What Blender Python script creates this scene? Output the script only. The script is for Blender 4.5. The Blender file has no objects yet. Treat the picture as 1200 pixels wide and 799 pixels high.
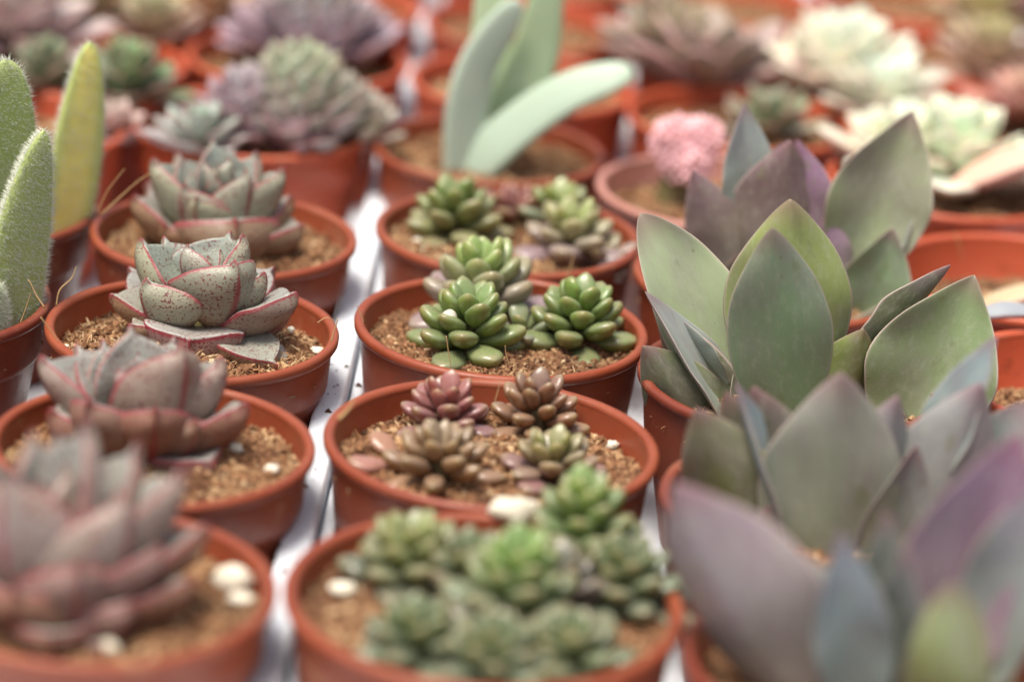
import bpy, math, random
from mathutils import Vector, Matrix, noise
rnd = random.Random(11)
SC = bpy.context.scene
S = 0.045                       # one rim radius in metres; the layout below counts in rim radii
FL = 1.4 * S                   # height of the rims above the bench
R_ = math.radians

# ------------------------------------------------------------------ camera
PITCH, ROLL, CAMH, FPX = R_(20.677), R_(4.478), 6.6075, 3290.6
fw = Vector((0, math.cos(PITCH), -math.sin(PITCH)))
u0 = Vector((0, math.sin(PITCH), math.cos(PITCH)))
r0 = Vector((1, 0, 0))
right = math.cos(ROLL) * r0 + math.sin(ROLL) * u0
up = -math.sin(ROLL) * r0 + math.cos(ROLL) * u0
CAMP = Vector((0, 0, CAMH))
cd = bpy.data.cameras.new('camera'); cam = bpy.data.objects.new('camera', cd)
SC.collection.objects.link(cam)
m = Matrix((right, up, -fw)).transposed().to_4x4()
m.translation = CAMP * S + Vector((0, 0, FL))
cam.matrix_world = m
cd.sensor_width = 36; cd.lens = FPX / 1200 * 36
cd.clip_start = 0.02; cd.clip_end = 100
cd.dof.use_dof = True
cd.dof.focus_distance = 18.3 * S
cd.dof.aperture_fstop = 4.7
cd.dof.aperture_blades = 0
SC.camera = cam

# ------------------------------------------------------------------ sky, sun, exposure
SUN_EL, SUN_AZ = 72, 222       # azimuth measured anticlockwise from +X, where the light comes from
w = bpy.data.worlds.new('World'); SC.world = w; w.use_nodes = True
nt = w.node_tree; bg = nt.nodes['Background']
sky = nt.nodes.new('ShaderNodeTexSky'); sky.sky_type = 'NISHITA'; sky.sun_disc = False
sky.sun_elevation = R_(SUN_EL); sky.sun_rotation = R_(90 - SUN_AZ)
sky.air_density = 1.0; sky.dust_density = 4.0; sky.ozone_density = 0.6
hs = nt.nodes.new('ShaderNodeHueSaturation'); hs.inputs['Saturation'].default_value = .45   # bright overcast: a paler sky
nt.links.new(sky.outputs[0], hs.inputs['Color']); nt.links.new(hs.outputs[0], bg.inputs[0]); bg.inputs[1].default_value = 0.058
sl = bpy.data.lights.new('sun', 'SUN'); sl.energy = 1.5; sl.angle = R_(24); sl.color = (1, .93, .82)
so = bpy.data.objects.new('sun', sl); SC.collection.objects.link(so)
sd = Vector((math.cos(R_(SUN_AZ)) * math.cos(R_(SUN_EL)), math.sin(R_(SUN_AZ)) * math.cos(R_(SUN_EL)), math.sin(R_(SUN_EL))))
so.rotation_euler = sd.to_track_quat('Z', 'Y').to_euler()
so.location = (0, 1, 2)
SC.view_settings.view_transform = 'Standard'; SC.view_settings.look = 'None'
SC.view_settings.exposure = 1.58; SC.view_settings.gamma = 1
SC.cycles.max_bounces = 8; SC.cycles.diffuse_bounces = 5

# ------------------------------------------------------------------ helpers
def lin(r, g, b, k=1.0):
    f = lambda v: (v / 255 / 12.92) if v / 255 <= .04045 else ((v / 255 + .055) / 1.055) ** 2.4
    return (f(r) * k, f(g) * k, f(b) * k, 1)
def ray(px, py):
    return fw + (px - 600) / FPX * right + (399.5 - py) / FPX * up
def at(px, py, z=0.0):          # point of the plane at height z (rim plane = 0), in rim radii
    d = ray(px, py); t = (z - CAMH) / d.z
    return CAMP + d * t
def aty(px, py, y):
    d = ray(px, py); return CAMP + d * (y / d.y)
def W(p):                       # rim radii to metres, rim plane raised over the bench
    return Vector(p) * S + Vector((0, 0, FL))
def link(o, parent=None):
    SC.collection.objects.link(o)
    if parent: o.parent = parent
    return o
def tag(o, label=None, cat=None, group=None, kind=None):
    if label: o['label'] = label
    if cat: o['category'] = cat
    if group: o['group'] = group
    if kind: o['kind'] = kind
    return o
def empty(name, loc, label, cat, group=None):
    o = bpy.data.objects.new(name, None); o.empty_display_size = .01
    o.location = W(loc); link(o); return tag(o, label, cat, group)
def mesh(name, verts, faces, mat, smooth=True, attrs=None):
    me = bpy.data.meshes.new(name); me.from_pydata(verts, [], faces); me.validate(verbose=False); me.update()
    if smooth: me.polygons.foreach_set('use_smooth', [True] * len(me.polygons))
    if attrs:
        for k, v in attrs.items():
            a = me.attributes.new(k, 'FLOAT', 'POINT'); a.data.foreach_set('value', v)
    me.materials.append(mat)
    return me
def add(name, me, parent=None):
    return link(bpy.data.objects.new(name, me), parent)

# ------------------------------------------------------------------ materials
class NT:
    def __init__(s, name):
        s.m = bpy.data.materials.new(name); s.m.use_nodes = True
        s.t = s.m.node_tree; s.b = s.t.nodes['Principled BSDF']; s.out = s.t.nodes['Material Output']
    def n(s, typ, **kw):
        n = s.t.nodes.new(typ)
        for k, v in kw.items(): setattr(n, k, v)
        return n
    def l(s, a, b): s.t.links.new(a, b)
    def val(s, sock, v):
        if hasattr(v, 'is_output'): s.l(v, sock)
        else: sock.default_value = v
    def math(s, op, a, b=0.0, clamp=False):
        n = s.n('ShaderNodeMath', operation=op, use_clamp=clamp); s.val(n.inputs[0], a); s.val(n.inputs[1], b); return n.outputs[0]
    def ramp(s, x, a, b, lo=0.0, hi=1.0):
        n = s.n('ShaderNodeMapRange', interpolation_type='SMOOTHSTEP'); s.val(n.inputs[0], x)
        n.inputs[1].default_value = a; n.inputs[2].default_value = b; n.inputs[3].default_value = lo; n.inputs[4].default_value = hi
        return n.outputs[0]
    def mix(s, f, a, b, mode='MIX'):
        n = s.n('ShaderNodeMix', data_type='RGBA', blend_type=mode); s.val(n.inputs[0], f); s.val(n.inputs[6], a); s.val(n.inputs[7], b); return n.outputs[2]
    def attr(s, name): return s.n('ShaderNodeAttribute', attribute_name=name).outputs['Fac']
    def tex(s, scale, detail=3, rough=.6, coord='Object', typ='ShaderNodeTexNoise', off=True):
        tc = s.n('ShaderNodeTexCoord').outputs[coord]
        if off:
            mp = s.n('ShaderNodeVectorMath', operation='MULTIPLY_ADD'); s.l(tc, mp.inputs[0]); mp.inputs[1].default_value = (1, 1, 1)
            oi = s.n('ShaderNodeObjectInfo').outputs['Random']
            cb = s.n('ShaderNodeCombineXYZ'); k = s.math('MULTIPLY', oi, 37.0)
            for i in range(3): s.l(k, cb.inputs[i])
            s.l(cb.outputs[0], mp.inputs[2]); tc = mp.outputs[0]
        n = s.n(typ); s.l(tc, n.inputs['Vector']); n.inputs['Scale'].default_value = scale
        if typ == 'ShaderNodeTexNoise': n.inputs['Detail'].default_value = detail; n.inputs['Roughness'].default_value = rough
        return n
    def bump(s, h, strength, dist=.001):
        n = s.n('ShaderNodeBump'); n.inputs['Strength'].default_value = strength; n.inputs['Distance'].default_value = dist
        s.l(h, n.inputs['Height']); s.l(n.outputs[0], s.b.inputs['Normal'])
    def done(s, col, rough=.5, sss=0, sssr=.002, spec=.5):
        s.val(s.b.inputs['Base Color'], col); s.val(s.b.inputs['Roughness'], rough)
        s.b.inputs['Specular IOR Level'].default_value = spec
        if sss:
            s.b.inputs['Subsurface Weight'].default_value = sss; s.b.inputs['Subsurface Radius'].default_value = (1, .7, .35); s.b.inputs['Subsurface Scale'].default_value = sssr
        return s.m

def pot_material():
    t = NT('terracotta_plastic')
    oc = t.n('ShaderNodeObjectInfo').outputs['Color']
    n1 = t.tex(22, 5, .7); n2 = t.tex(400, 2, .6)
    c = t.mix(t.ramp(n1.outputs[0], .35, .75, 0, .28), oc, lin(186, 106, 70))
    c = t.mix(t.ramp(n2.outputs[0], .66, .74, 0, .5), c, lin(120, 72, 50))
    n5 = t.tex(60, 6, .75); n6 = t.tex(9, 4, .6)
    c = t.mix(t.math('MULTIPLY', t.ramp(n5.outputs[0], .52, .66), t.ramp(n6.outputs[0], .44, .64, 0, .7)), c, lin(176, 132, 102))
    c = t.mix(t.math('MULTIPLY', t.ramp(n5.outputs[0], .44, .30), t.ramp(n6.outputs[0], .5, .36, 0, .5)), c, lin(92, 50, 36))
    t.bump(n2.outputs[0], .12, .0004)
    t.done(c, t.ramp(n5.outputs[0], .35, .65, .30, .55), spec=.5)
    tr = t.n('ShaderNodeBsdfTranslucent'); t.l(c, tr.inputs[0])
    mx = t.n('ShaderNodeMixShader'); mx.inputs[0].default_value = .10
    t.l(t.b.outputs[0], mx.inputs[1]); t.l(tr.outputs[0], mx.inputs[2]); t.l(mx.outputs[0], t.out.inputs[0])
    return t.m
def soil_material():
    t = NT('coir_soil')
    isl = t.n('ShaderNodeNewGeometry').outputs['Random Per Island']
    n1 = t.tex(140, 5, .7)
    cr = t.n('ShaderNodeValToRGB'); t.l(t.attr('chip'), cr.inputs[0])
    e = cr.color_ramp.elements
    e[0].position = 0; e[0].color = lin(70, 46, 32); e[1].position = 1; e[1].color = lin(226, 198, 156)
    for p, c in ((.25, lin(116, 80, 56)), (.55, lin(156, 112, 78)), (.8, lin(200, 164, 122))):
        x = e.new(p); x.color = c
    c = t.mix(t.ramp(n1.outputs[0], .3, .7, 0, .4), cr.outputs[0], lin(96, 66, 48))
    c = t.mix(t.ramp(t.tex(45, 3, .6).outputs[0], .5, .68, 0, .55), c, lin(84, 56, 40))
    t.bump(n1.outputs[0], .6, .0006)
    return t.done(c, .85, spec=.25)
def margin(t, pos0, pos1):      # how close a point lies to the leaf's rim or tip
    return t.ramp(t.math('MAXIMUM', t.attr('edge'), t.ramp(t.attr('len'), .90, 1.0)), pos0, pos1)
def echeveria_material():
    t = NT('speckled_leaf')
    oc = t.n('ShaderNodeObjectInfo').outputs['Color']; und = t.attr('under')
    n1 = t.tex(4, 4, .6); n2 = t.tex(34, 1, .5); n3 = t.tex(20, 2, .6)
    c = t.mix(t.ramp(n1.outputs[0], .35, .7, 0, .4), oc, t.mix(.5, oc, lin(150, 116, 90)))
    c = t.mix(t.math('MULTIPLY', t.math('SUBTRACT', 1.0, und), .48), c, lin(160, 174, 168))
    base = t.ramp(t.attr('len'), .0, .38, .6, 0)
    c = t.mix(t.math('MULTIPLY', base, und), c, lin(190, 122, 74))
    sp = t.math('MULTIPLY', t.ramp(t.math('ADD', n2.outputs[0], t.math('MULTIPLY', t.math('SUBTRACT', n1.outputs[0], .5), .35)), .56, .61), t.ramp(n3.outputs[0], .38, .56))
    c = t.mix(t.math('MULTIPLY', sp, .85), c, lin(106, 36, 44))
    jag = t.math('ADD', t.attr('edge'), t.math('MULTIPLY', t.math('SUBTRACT', n3.outputs[0], .5), .03))
    ed = t.ramp(jag, .962, .996)
    kl = t.math('MULTIPLY', t.ramp(t.math('ADD', t.attr('keel'), t.math('MULTIPLY', t.math('SUBTRACT', n2.outputs[0], .5), .25)), .45, .85), t.ramp(t.attr('len'), .15, .55, .35, 1))
    ed = t.math('MAXIMUM', ed, t.math('MULTIPLY', kl, .85)); ed = t.math('MAXIMUM', ed, t.ramp(t.attr('len'), .93, 1))
    c = t.mix(t.math('MULTIPLY', ed, .92), c, lin(134, 38, 48))
    t.bump(t.math('ADD', n2.outputs[0], n3.outputs[0]), .25, .0004)
    return t.done(c, .42, .06, .002, .45)
def bean_material():
    t = NT('glossy_bean_leaf')
    oc = t.n('ShaderNodeObjectInfo').outputs['Color']; r = t.n('ShaderNodeObjectInfo').outputs['Random']
    n1 = t.tex(3.0, 3, .6); n2 = t.tex(30, 3, .6)
    c = t.mix(t.ramp(n1.outputs[0], .4, .75, 0, .55), oc, t.mix(.5, oc, lin(150, 120, 96)))
    c = t.mix(t.math('MULTIPLY', t.ramp(t.attr('len'), .8, 1), .5), c, lin(150, 130, 88))
    c = t.mix(t.math('MULTIPLY', t.math('SUBTRACT', 1.0, t.attr('under')), .13), c, lin(168, 176, 176))
    c = t.mix(t.ramp(n2.outputs[0], .55, .8, 0, .14), c, lin(190, 200, 178))
    t.bump(n2.outputs[0], .12, .0004)
    return t.done(c, t.ramp(n2.outputs[0], .35, .65, .18, .34), .05, .0018, .55)
def paddle_material():
    t = NT('powdery_paddle_leaf')
    oc = t.n('ShaderNodeObjectInfo').outputs['Color']
    n1 = t.tex(2.2, 5, .6); n2 = t.tex(14, 6, .7); n3 = t.tex(110, 2, .6); n4 = t.tex(5, 3, .6)
    c = t.mix(t.ramp(n1.outputs[0], .40, .66, 0, .6), oc, t.mix(.6, oc, lin(136, 114, 128)))
    c = t.mix(t.ramp(t.math('ADD', t.attr('len'), t.math('MULTIPLY', n4.outputs[0], .5)), .45, 1.15, .22, 0), c, lin(122, 148, 90))
    c = t.mix(t.ramp(n2.outputs[0], .46, .70, 0, .28), c, lin(176, 178, 156))
    c = t.mix(t.ramp(n4.outputs[0], .60, .72, 0, .45), c, lin(116, 122, 78))
    c = t.mix(t.ramp(n3.outputs[0], .55, .78, 0, .22), c, lin(196, 196, 186))
    vo = t.tex(7, coord='Object', typ='ShaderNodeTexVoronoi')
    c = t.mix(t.ramp(t.math('ADD', vo.outputs['Distance'], t.math('MULTIPLY', n2.outputs[0], .08)), .085, .10, .6, 0), c, lin(104, 84, 56))
    c = t.mix(t.ramp(t.attr('edge'), .95, 1.0, 0, .75), c, lin(190, 168, 160))
    c = t.mix(t.math('MULTIPLY', t.ramp(t.attr('len'), .84, 1), .6), c, lin(128, 84, 92))
    t.bump(t.math('ADD', n2.outputs[0], n3.outputs[0]), .15, .0005)
    return t.done(c, t.ramp(n2.outputs[0], .35, .65, .34, .52), .05, .0018, .5)
def plain_leaf(name, tint, k=.4, rough=.5, sss=.12, edgecol=None, sheen=0):
    t = NT(name)
    oc = t.n('ShaderNodeObjectInfo').outputs['Color']
    n1 = t.tex(3, 4, .6); n2 = t.tex(60, 3, .6)
    c = t.mix(t.ramp(n1.outputs[0], .35, .7, 0, k), oc, tint)
    c = t.mix(t.ramp(n2.outputs[0], .5, .75, 0, .2), c, lin(225, 225, 205))
    if edgecol: c = t.mix(t.math('MULTIPLY', margin(t, .8 if sheen == 0 else .3, 1), .7), c, edgecol)
    if sheen: t.b.inputs['Sheen Weight'].default_value = sheen; t.b.inputs['Sheen Roughness'].default_value = .4
    t.bump(n2.outputs[0], .2, .0005)
    return t.done(c, rough, sss, .0025, .4)
def simple(name, col, rough=.5, col2=None, sc=40, k=.5, bump=.2, sss=0):
    t = NT(name); n = t.tex(sc, 4, .6)
    t.bump(n.outputs[0], bump, .0006)
    return t.done(t.mix(t.ramp(n.outputs[0], .4, .7, 0, k), col, col2 or col), rough, sss)

M = dict(pot=pot_material(), soil=soil_material(), ech=echeveria_material(), bean=bean_material(), pad=paddle_material(),
         soft=plain_leaf('waxy_leaf', lin(170, 140, 150), .5, .5, .15, lin(170, 110, 110)),
         mint=plain_leaf('pale_mint_leaf', lin(226, 220, 200), .5, .5, .25, lin(232, 196, 182)),
         fuzzy=plain_leaf('fuzzy_leaf', lin(176, 178, 110), .5, .7, .15, None, .5),
         tongue=plain_leaf('smooth_tongue_leaf', lin(196, 208, 188), .5, .45, .2),
         yellow=plain_leaf('yellow_green_leaf', lin(240, 226, 120), .5, .5, .15, lin(158, 186, 110), .3),
         hair=simple('leaf_hair', lin(216, 218, 200), .7),
         tray=simple('white_tray_plastic', lin(226, 231, 238), .6, lin(206, 211, 220), 9, .5, .05),
         bench=simple('bench_grey', lin(120, 120, 122), .6, lin(90, 88, 86), 8, .6),
         perlite=simple('pale_pebble', lin(232, 224, 204), .8, lin(205, 190, 160), 160, .6, .6, .1),
         fibre=simple('dry_fibre', lin(196, 160, 110), .8, lin(140, 104, 70), 60, .6),
         pink=plain_leaf('pink_tubercle', lin(238, 166, 176), .4, .55, .2, lin(252, 226, 226)),
         stem=simple('fleshy_stem', lin(120, 110, 70), .6, lin(96, 70, 52), 60, .6))

# ------------------------------------------------------------------ leaf shapes (unit length along +Y, upper face +Z)
def leaf_mesh(name, mat, prof, thick, cup=.0, keel=0.0, bend=0.0, nu=18, nv=11, fold=0.0, wob=0.0, seed=0, top=.5, mucro=0):
    rr = random.Random(seed); V, F = [], []; A = dict(edge=[], len=[], under=[], keel=[])
    p = Vector((0, 0, 0)); ring = 2 * nv - 2
    for i in range(nu):
        u = i / (nu - 1)
        uu = 1 - (1 - u) ** 1.35                  # more rings near the tip
        a = bend * uu
        c = Vector((0, (math.sin(a) / bend if abs(bend) > 1e-4 else uu), ((1 - math.cos(a)) / bend if abs(bend) > 1e-4 else 0)))
        nrm = Vector((0, -math.sin(a), math.cos(a)))
        hw = max(prof(uu), .0015); th = thick(uu)
        wb = wob * noise.noise(Vector((uu * 3 + seed * 7.1, seed, 0)))
        for k in range(ring):
            under = k >= nv
            j = k if not under else ring - k
            x = math.sin((j / (nv - 1) - .5) * math.pi)
            bz = cup * hw * x * x * 2 + fold * hw * abs(x)
            ed = max(0, 1 - abs(x) ** 2.6) ** .6
            z = bz + th * top * ed if not under else bz - th * (1 - top) * ed - keel * hw * math.exp(-(x / .16) ** 2)
            z += wb * hw * x
            q = c + Vector((x * hw * (1 + .05 * noise.noise(Vector((uu * 5, x * 2 + seed * 3.3, seed))) * (wob > 0)), 0, 0)) + nrm * z
            V.append(q); A['edge'].append(abs(x)); A['len'].append(uu)
            A['under'].append(0 if not under else 1)
            A['keel'].append(max(0, 1 - abs(x) / .22) if under else 0)
    for i in range(nu - 1):
        for k in range(ring):
            a, b = i * ring + k, i * ring + (k + 1) % ring
            F.append((a, b, b + ring, a + ring))
    F.append(tuple(range(ring))[::-1]); F.append(tuple(range((nu - 1) * ring, nu * ring)))
    me = mesh(name, V, F, mat, True, A); me['bend'] = bend
    return me

def pr_ovate(w=.42, peak=.55, tip=.04, mu=.90):       # ovate with a short drawn-out point
    def f(u):
        if u > mu: return tip * (1 - (u - mu) / (1 - mu)) ** .8 * (1 if True else 0)
        x = u / mu
        base = .30 + .70 * math.sin(min(1, x / peak) * math.pi / 2) if x < peak else math.cos((x - peak) / (1 - peak) * math.pi / 2) ** .62
        return max(w * base, tip if x > .9 else 0)
    return f
def pr_bean(w=.5, peak=.6):
    def f(u):
        if u < peak: return w * (.34 + .66 * math.sin(u / peak * math.pi / 2))
        return w * max(0, 1 - ((u - peak) / (1 - peak)) ** 1.9) ** .74
    return f
def pr_paddle(w=.5, peak=.58, sharp=.75):
    def f(u):
        if u < peak: return w * (.26 + .74 * math.sin(u / peak * math.pi / 2) ** 1.2)
        return w * max(0, math.cos((u - peak) / (1 - peak) * math.pi / 2)) ** sharp
    return f
def pr_tongue(w=.5):
    return lambda u: w * (.8 + .2 * math.sin(u * math.pi)) * max(0, 1 - u ** 7) ** .5
def th_fat(t, a=.5): return lambda u: t * (.55 + .45 * math.sin(min(1, u / a) * math.pi / 2)) * max(.0, 1 - u ** 4) ** .6 + .006
def th_thin(t): return lambda u: t * (1.25 - .5 * u) * max(0, 1 - u ** 8) ** .5 + .002

ECH = [leaf_mesh('speckled_leaf', M['ech'], pr_ovate(.5, .52), th_fat(.27), .22, .06, b, fold=.10, wob=.12, seed=s, top=.3, nu=24, nv=15) for s, b in enumerate((.2, .38, .55, .3))]
ECHO = [leaf_mesh('speckled_leaf', M['ech'], pr_ovate(.5, .56), th_fat(.36), .10, .06, b, fold=.04, wob=.12, seed=s + 9, top=.22, nu=24, nv=15) for s, b in enumerate((.1, .25))]
BEAN = [leaf_mesh('bean_leaf', M['bean'], pr_bean(.5, p), th_fat(.52, .62), .03, .03, b, wob=.1, seed=s + 20, top=.42) for s, (b, p) in enumerate(((.25, .6), (.45, .66), (.1, .55)))]
PAD = [leaf_mesh('paddle_leaf', M['pad'], pr_paddle(.5, p, sh), th_thin(.10), c, .015, b, fold=fo, wob=.34, seed=s + 30, nu=30, nv=15) for s, (p, sh, c, b, fo) in enumerate(((.52, .80, .16, .22, .14), (.58, .62, .18, .2, .08), (.5, .9, .12, .35, .22), (.54, .86, .22, .3, .14)))]
SOFT = [leaf_mesh('waxy_leaf', M['soft'], pr_paddle(.5, .62, .6), th_fat(.26), .12, .05, b, wob=.1, seed=s + 40, nu=14, nv=8) for s, b in enumerate((.3, .6))]
MINT = [leaf_mesh('mint_leaf', M['mint'], pr_paddle(.5, .62, .6), th_fat(.24), .12, .05, b, wob=.1, seed=s + 44, nu=14, nv=8) for s, b in enumerate((.3, .55))]

def leaf(parent, me, base, d, nrm, L, Wd, col, T=None, name='leaf'):
    d = Vector(d).normalized(); n = Vector(nrm); n = (n - d * n.dot(d)).normalized(); x = d.cross(n)
    o = add(name, me, parent)
    T = T or Wd
    mm = Matrix((x * Wd * S, d * L * S, n * T * S)).transposed().to_4x4(); mm.translation = Vector(base) * S
    o.matrix_local = mm
    j = rnd.uniform(.78, 1.06); o.color = (col[0] * j, col[1] * j * rnd.uniform(.97, 1.03), col[2] * j, 1)
    return o
def leaf_to(parent, me, B, T, nrm, Wd, col):
    """a leaf from base B to tip T (rim radii, relative to the plant), upper face towards nrm"""
    d = Vector(T) - Vector(B); c = d.length; d.normalize(); n = Vector(nrm); n = (n - d * n.dot(d)).normalized()
    a = max(1e-3, me.get('bend', 0.0)); yc, zc = math.sin(a) / a, (1 - math.cos(a)) / a
    L = math.sqrt(max(c * c - (zc * Wd) ** 2, .01)) / yc; f = math.atan2(zc * Wd, yc * L)
    return leaf(parent, me, B, d * math.cos(f) - n * math.sin(f), n * math.cos(f) + d * math.sin(f), L, Wd, col)
def polar(az, el): return Vector((math.cos(R_(az)) * math.cos(R_(el)), math.sin(R_(az)) * math.cos(R_(el)), math.sin(R_(el))))
def lerp(a, b, t): return a + (b - a) * t
def mixc(a, b, t): return tuple(lerp(a[i], b[i], t) for i in range(4))
def stem(parent, h, r, tilt=Vector((0, 0, 1)), mat='stem', base=(0, 0, 0)):
    V, F = [], []; n = 10
    for i in range(7):
        t = i / 6; rr = r * (1.15 - .35 * t)
        for k in range(n):
            a = k / n * 2 * math.pi; q = Vector(base) + tilt * (h * t - .04) + Vector((math.cos(a), math.sin(a), 0)) * rr * (1 + .12 * noise.noise(Vector((a, t * 4, r * 99))))
            V.append(q * S)
    for i in range(6):
        for k in range(n): F.append((i * n + k, i * n + (k + 1) % n, (i + 1) * n + (k + 1) % n, (i + 1) * n + k))
    F.append(tuple(range(6 * n, 7 * n)))
    return add('stem', mesh('stem', V, F, M[mat]), parent)
def azl(az, el, L, Wd, zb, rb, col, parent, me, T=None, jit=0, tilt=None, base0=(0, 0, 0)):
    az += rnd.uniform(-jit, jit); el += rnd.uniform(-jit, jit) * .6
    d = polar(az, el); n = polar(az + 180, 90 - el) if el < 90 else polar(az, 0)
    b = Vector((math.cos(R_(az)) * rb, math.sin(R_(az)) * rb, zb))
    if tilt is not None: d = tilt @ d; n = tilt @ n; b = tilt @ b
    return leaf(parent, me, b + Vector(base0), d, n, L, Wd, col, T)
def rosette(name, loc, label, group, meshes, n, L, Wd, el, h, c0, c1, az0=0, tilt=(0, 0), T=None, cat='succulent', rb=.04, p=1.0, stemr=.06, jit=9):
    """leaves in a golden-angle spiral from the lowest, oldest leaf to the bud"""
    root = empty(name, loc, label, cat, group)
    tm = Matrix.Rotation(R_(tilt[0]), 3, 'X') @ Matrix.Rotation(R_(tilt[1]), 3, 'Y')
    stem(root, h, stemr, tm @ Vector((0, 0, 1)))
    for i in range(n):
        t = i / (n - 1); tt = t ** p
        l = lerp(L[0], L[1], t) * rnd.uniform(.9, 1.1)
        azl(az0 + i * 137.5, lerp(el[0], el[1], tt), l, l * lerp(Wd[0], Wd[1], t) * rnd.uniform(.92, 1.08), lerp(.02, h, t), rb * (1 - .6 * t), mixc(c0, c1, t), root, rnd.choice(meshes), None if T is None else l * T, jit, tm)
    return root

# ------------------------------------------------------------------ the setting: bench and trays
me = mesh('bench', [(-.6, -.2, 0), (.6, -.2, 0), (.6, 2.6, 0), (-.6, 2.6, 0)], [(0, 1, 2, 3)], M['bench'])
tag(add('bench', me), kind='structure')
DECK = -1.22
def prism(pts, y0, y1):          # cross-section in the XZ plane swept along Y
    n = len(pts); V = [Vector((x, y, z)) * S + Vector((0, 0, FL)) for y in (y0, y1) for x, z in pts]
    F = [(k, (k + 1) % n, n + (k + 1) % n, n + k) for k in range(n)] + [tuple(range(n))[::-1], tuple(range(n, 2 * n))]
    return V, F
def tray(x0, x1, label, lipw, lz, y0=9, y1=36):
    root = empty('plant_tray', ((x0 + x1) / 2, (y0 + y1) / 2, -1.36), label, 'tray', 'white trays under the pots')
    off = root.location
    def part(nm, pts):
        V, F = prism(pts, y0, y1)
        me = mesh(nm, [v - off for v in V], F, M['tray'], False); o = add(nm, me, root)
        bv = o.modifiers.new('bevel', 'BEVEL'); bv.width = .03 * S; bv.segments = 3; bv.limit_method = 'ANGLE'
        return o
    part('tray_floor', [(x0 + lipw[0], -1.34), (x1 - lipw[1], -1.34), (x1 - lipw[1], DECK), (x0 + lipw[0], DECK)])
    part('tray_lip', [(x0, -1.35), (x0 + lipw[0] - .003, -1.35), (x0 + lipw[0] - .04, lz[0]), (x0 + .01, lz[0])])
    part('tray_lip', [(x1 - lipw[1] + .003, -1.35), (x1, -1.35), (x1 - .01, lz[1]), (x1 - lipw[1] + .04, lz[1])])
tray(-7.3, -1.075, 'white plastic tray under the two left columns of pots', (.2, .24), (-.45, -.43))
tray(-1.07, 7.2, 'white plastic tray under the middle and right columns of pots', (.13, .2), (-.52, -.5))

# ------------------------------------------------------------------ pots
def lathe(prof, n=72):
    V, F = [], []
    for r, z in prof:
        for k in range(n):
            a = k / n * 2 * math.pi; V.append(Vector((r * math.cos(a), r * math.sin(a), z)) * S)
    for i in range(len(prof) - 1):
        for k in range(n): F.append((i * n + k, i * n + (k + 1) % n, (i + 1) * n + (k + 1) % n, (i + 1) * n + k))
    return V, F
def pot_meshes(kind):
    out = dict(L=[(.955, -.02), (.952, -.08), (.935, -.33), (.928, -.355), (.905, -.365), (.898, -.39), (.76, DECK + .02), (.74, DECK + .004)],
               C=[(.955, -.02), (.95, -.08), (.925, -.35), (.895, -.60), (.875, -.66), (.85, -.68), (.835, -.72), (.74, DECK + .02), (.72, DECK + .004)])[kind]
    inn = [(.70, DECK + .06), (.85, -.42), (.90, -.34), (.925, -.05), (.928, -.022)]
    V, F = lathe(out + [(.0005, DECK + .004), (.0005, DECK + .06)] + inn)
    V2, F2 = lathe([(.93, -.05), (.925, -.02), (.93, .0), (.945, .012), (.97, .016), (.988, .008), (.996, -.012), (.994, -.04), (.982, -.058), (.958, -.062)], 96)
    n = 96; k0 = 9 * n
    F2 += [(k0 + k, k0 + (k + 1) % n, (k + 1) % n, k) for k in range(n)]
    return mesh('pot_wall', V, F, M['pot']), mesh('rim', V2, F2, M['pot'])
POTM = {k: pot_meshes(k) for k in 'LC'}
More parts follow.
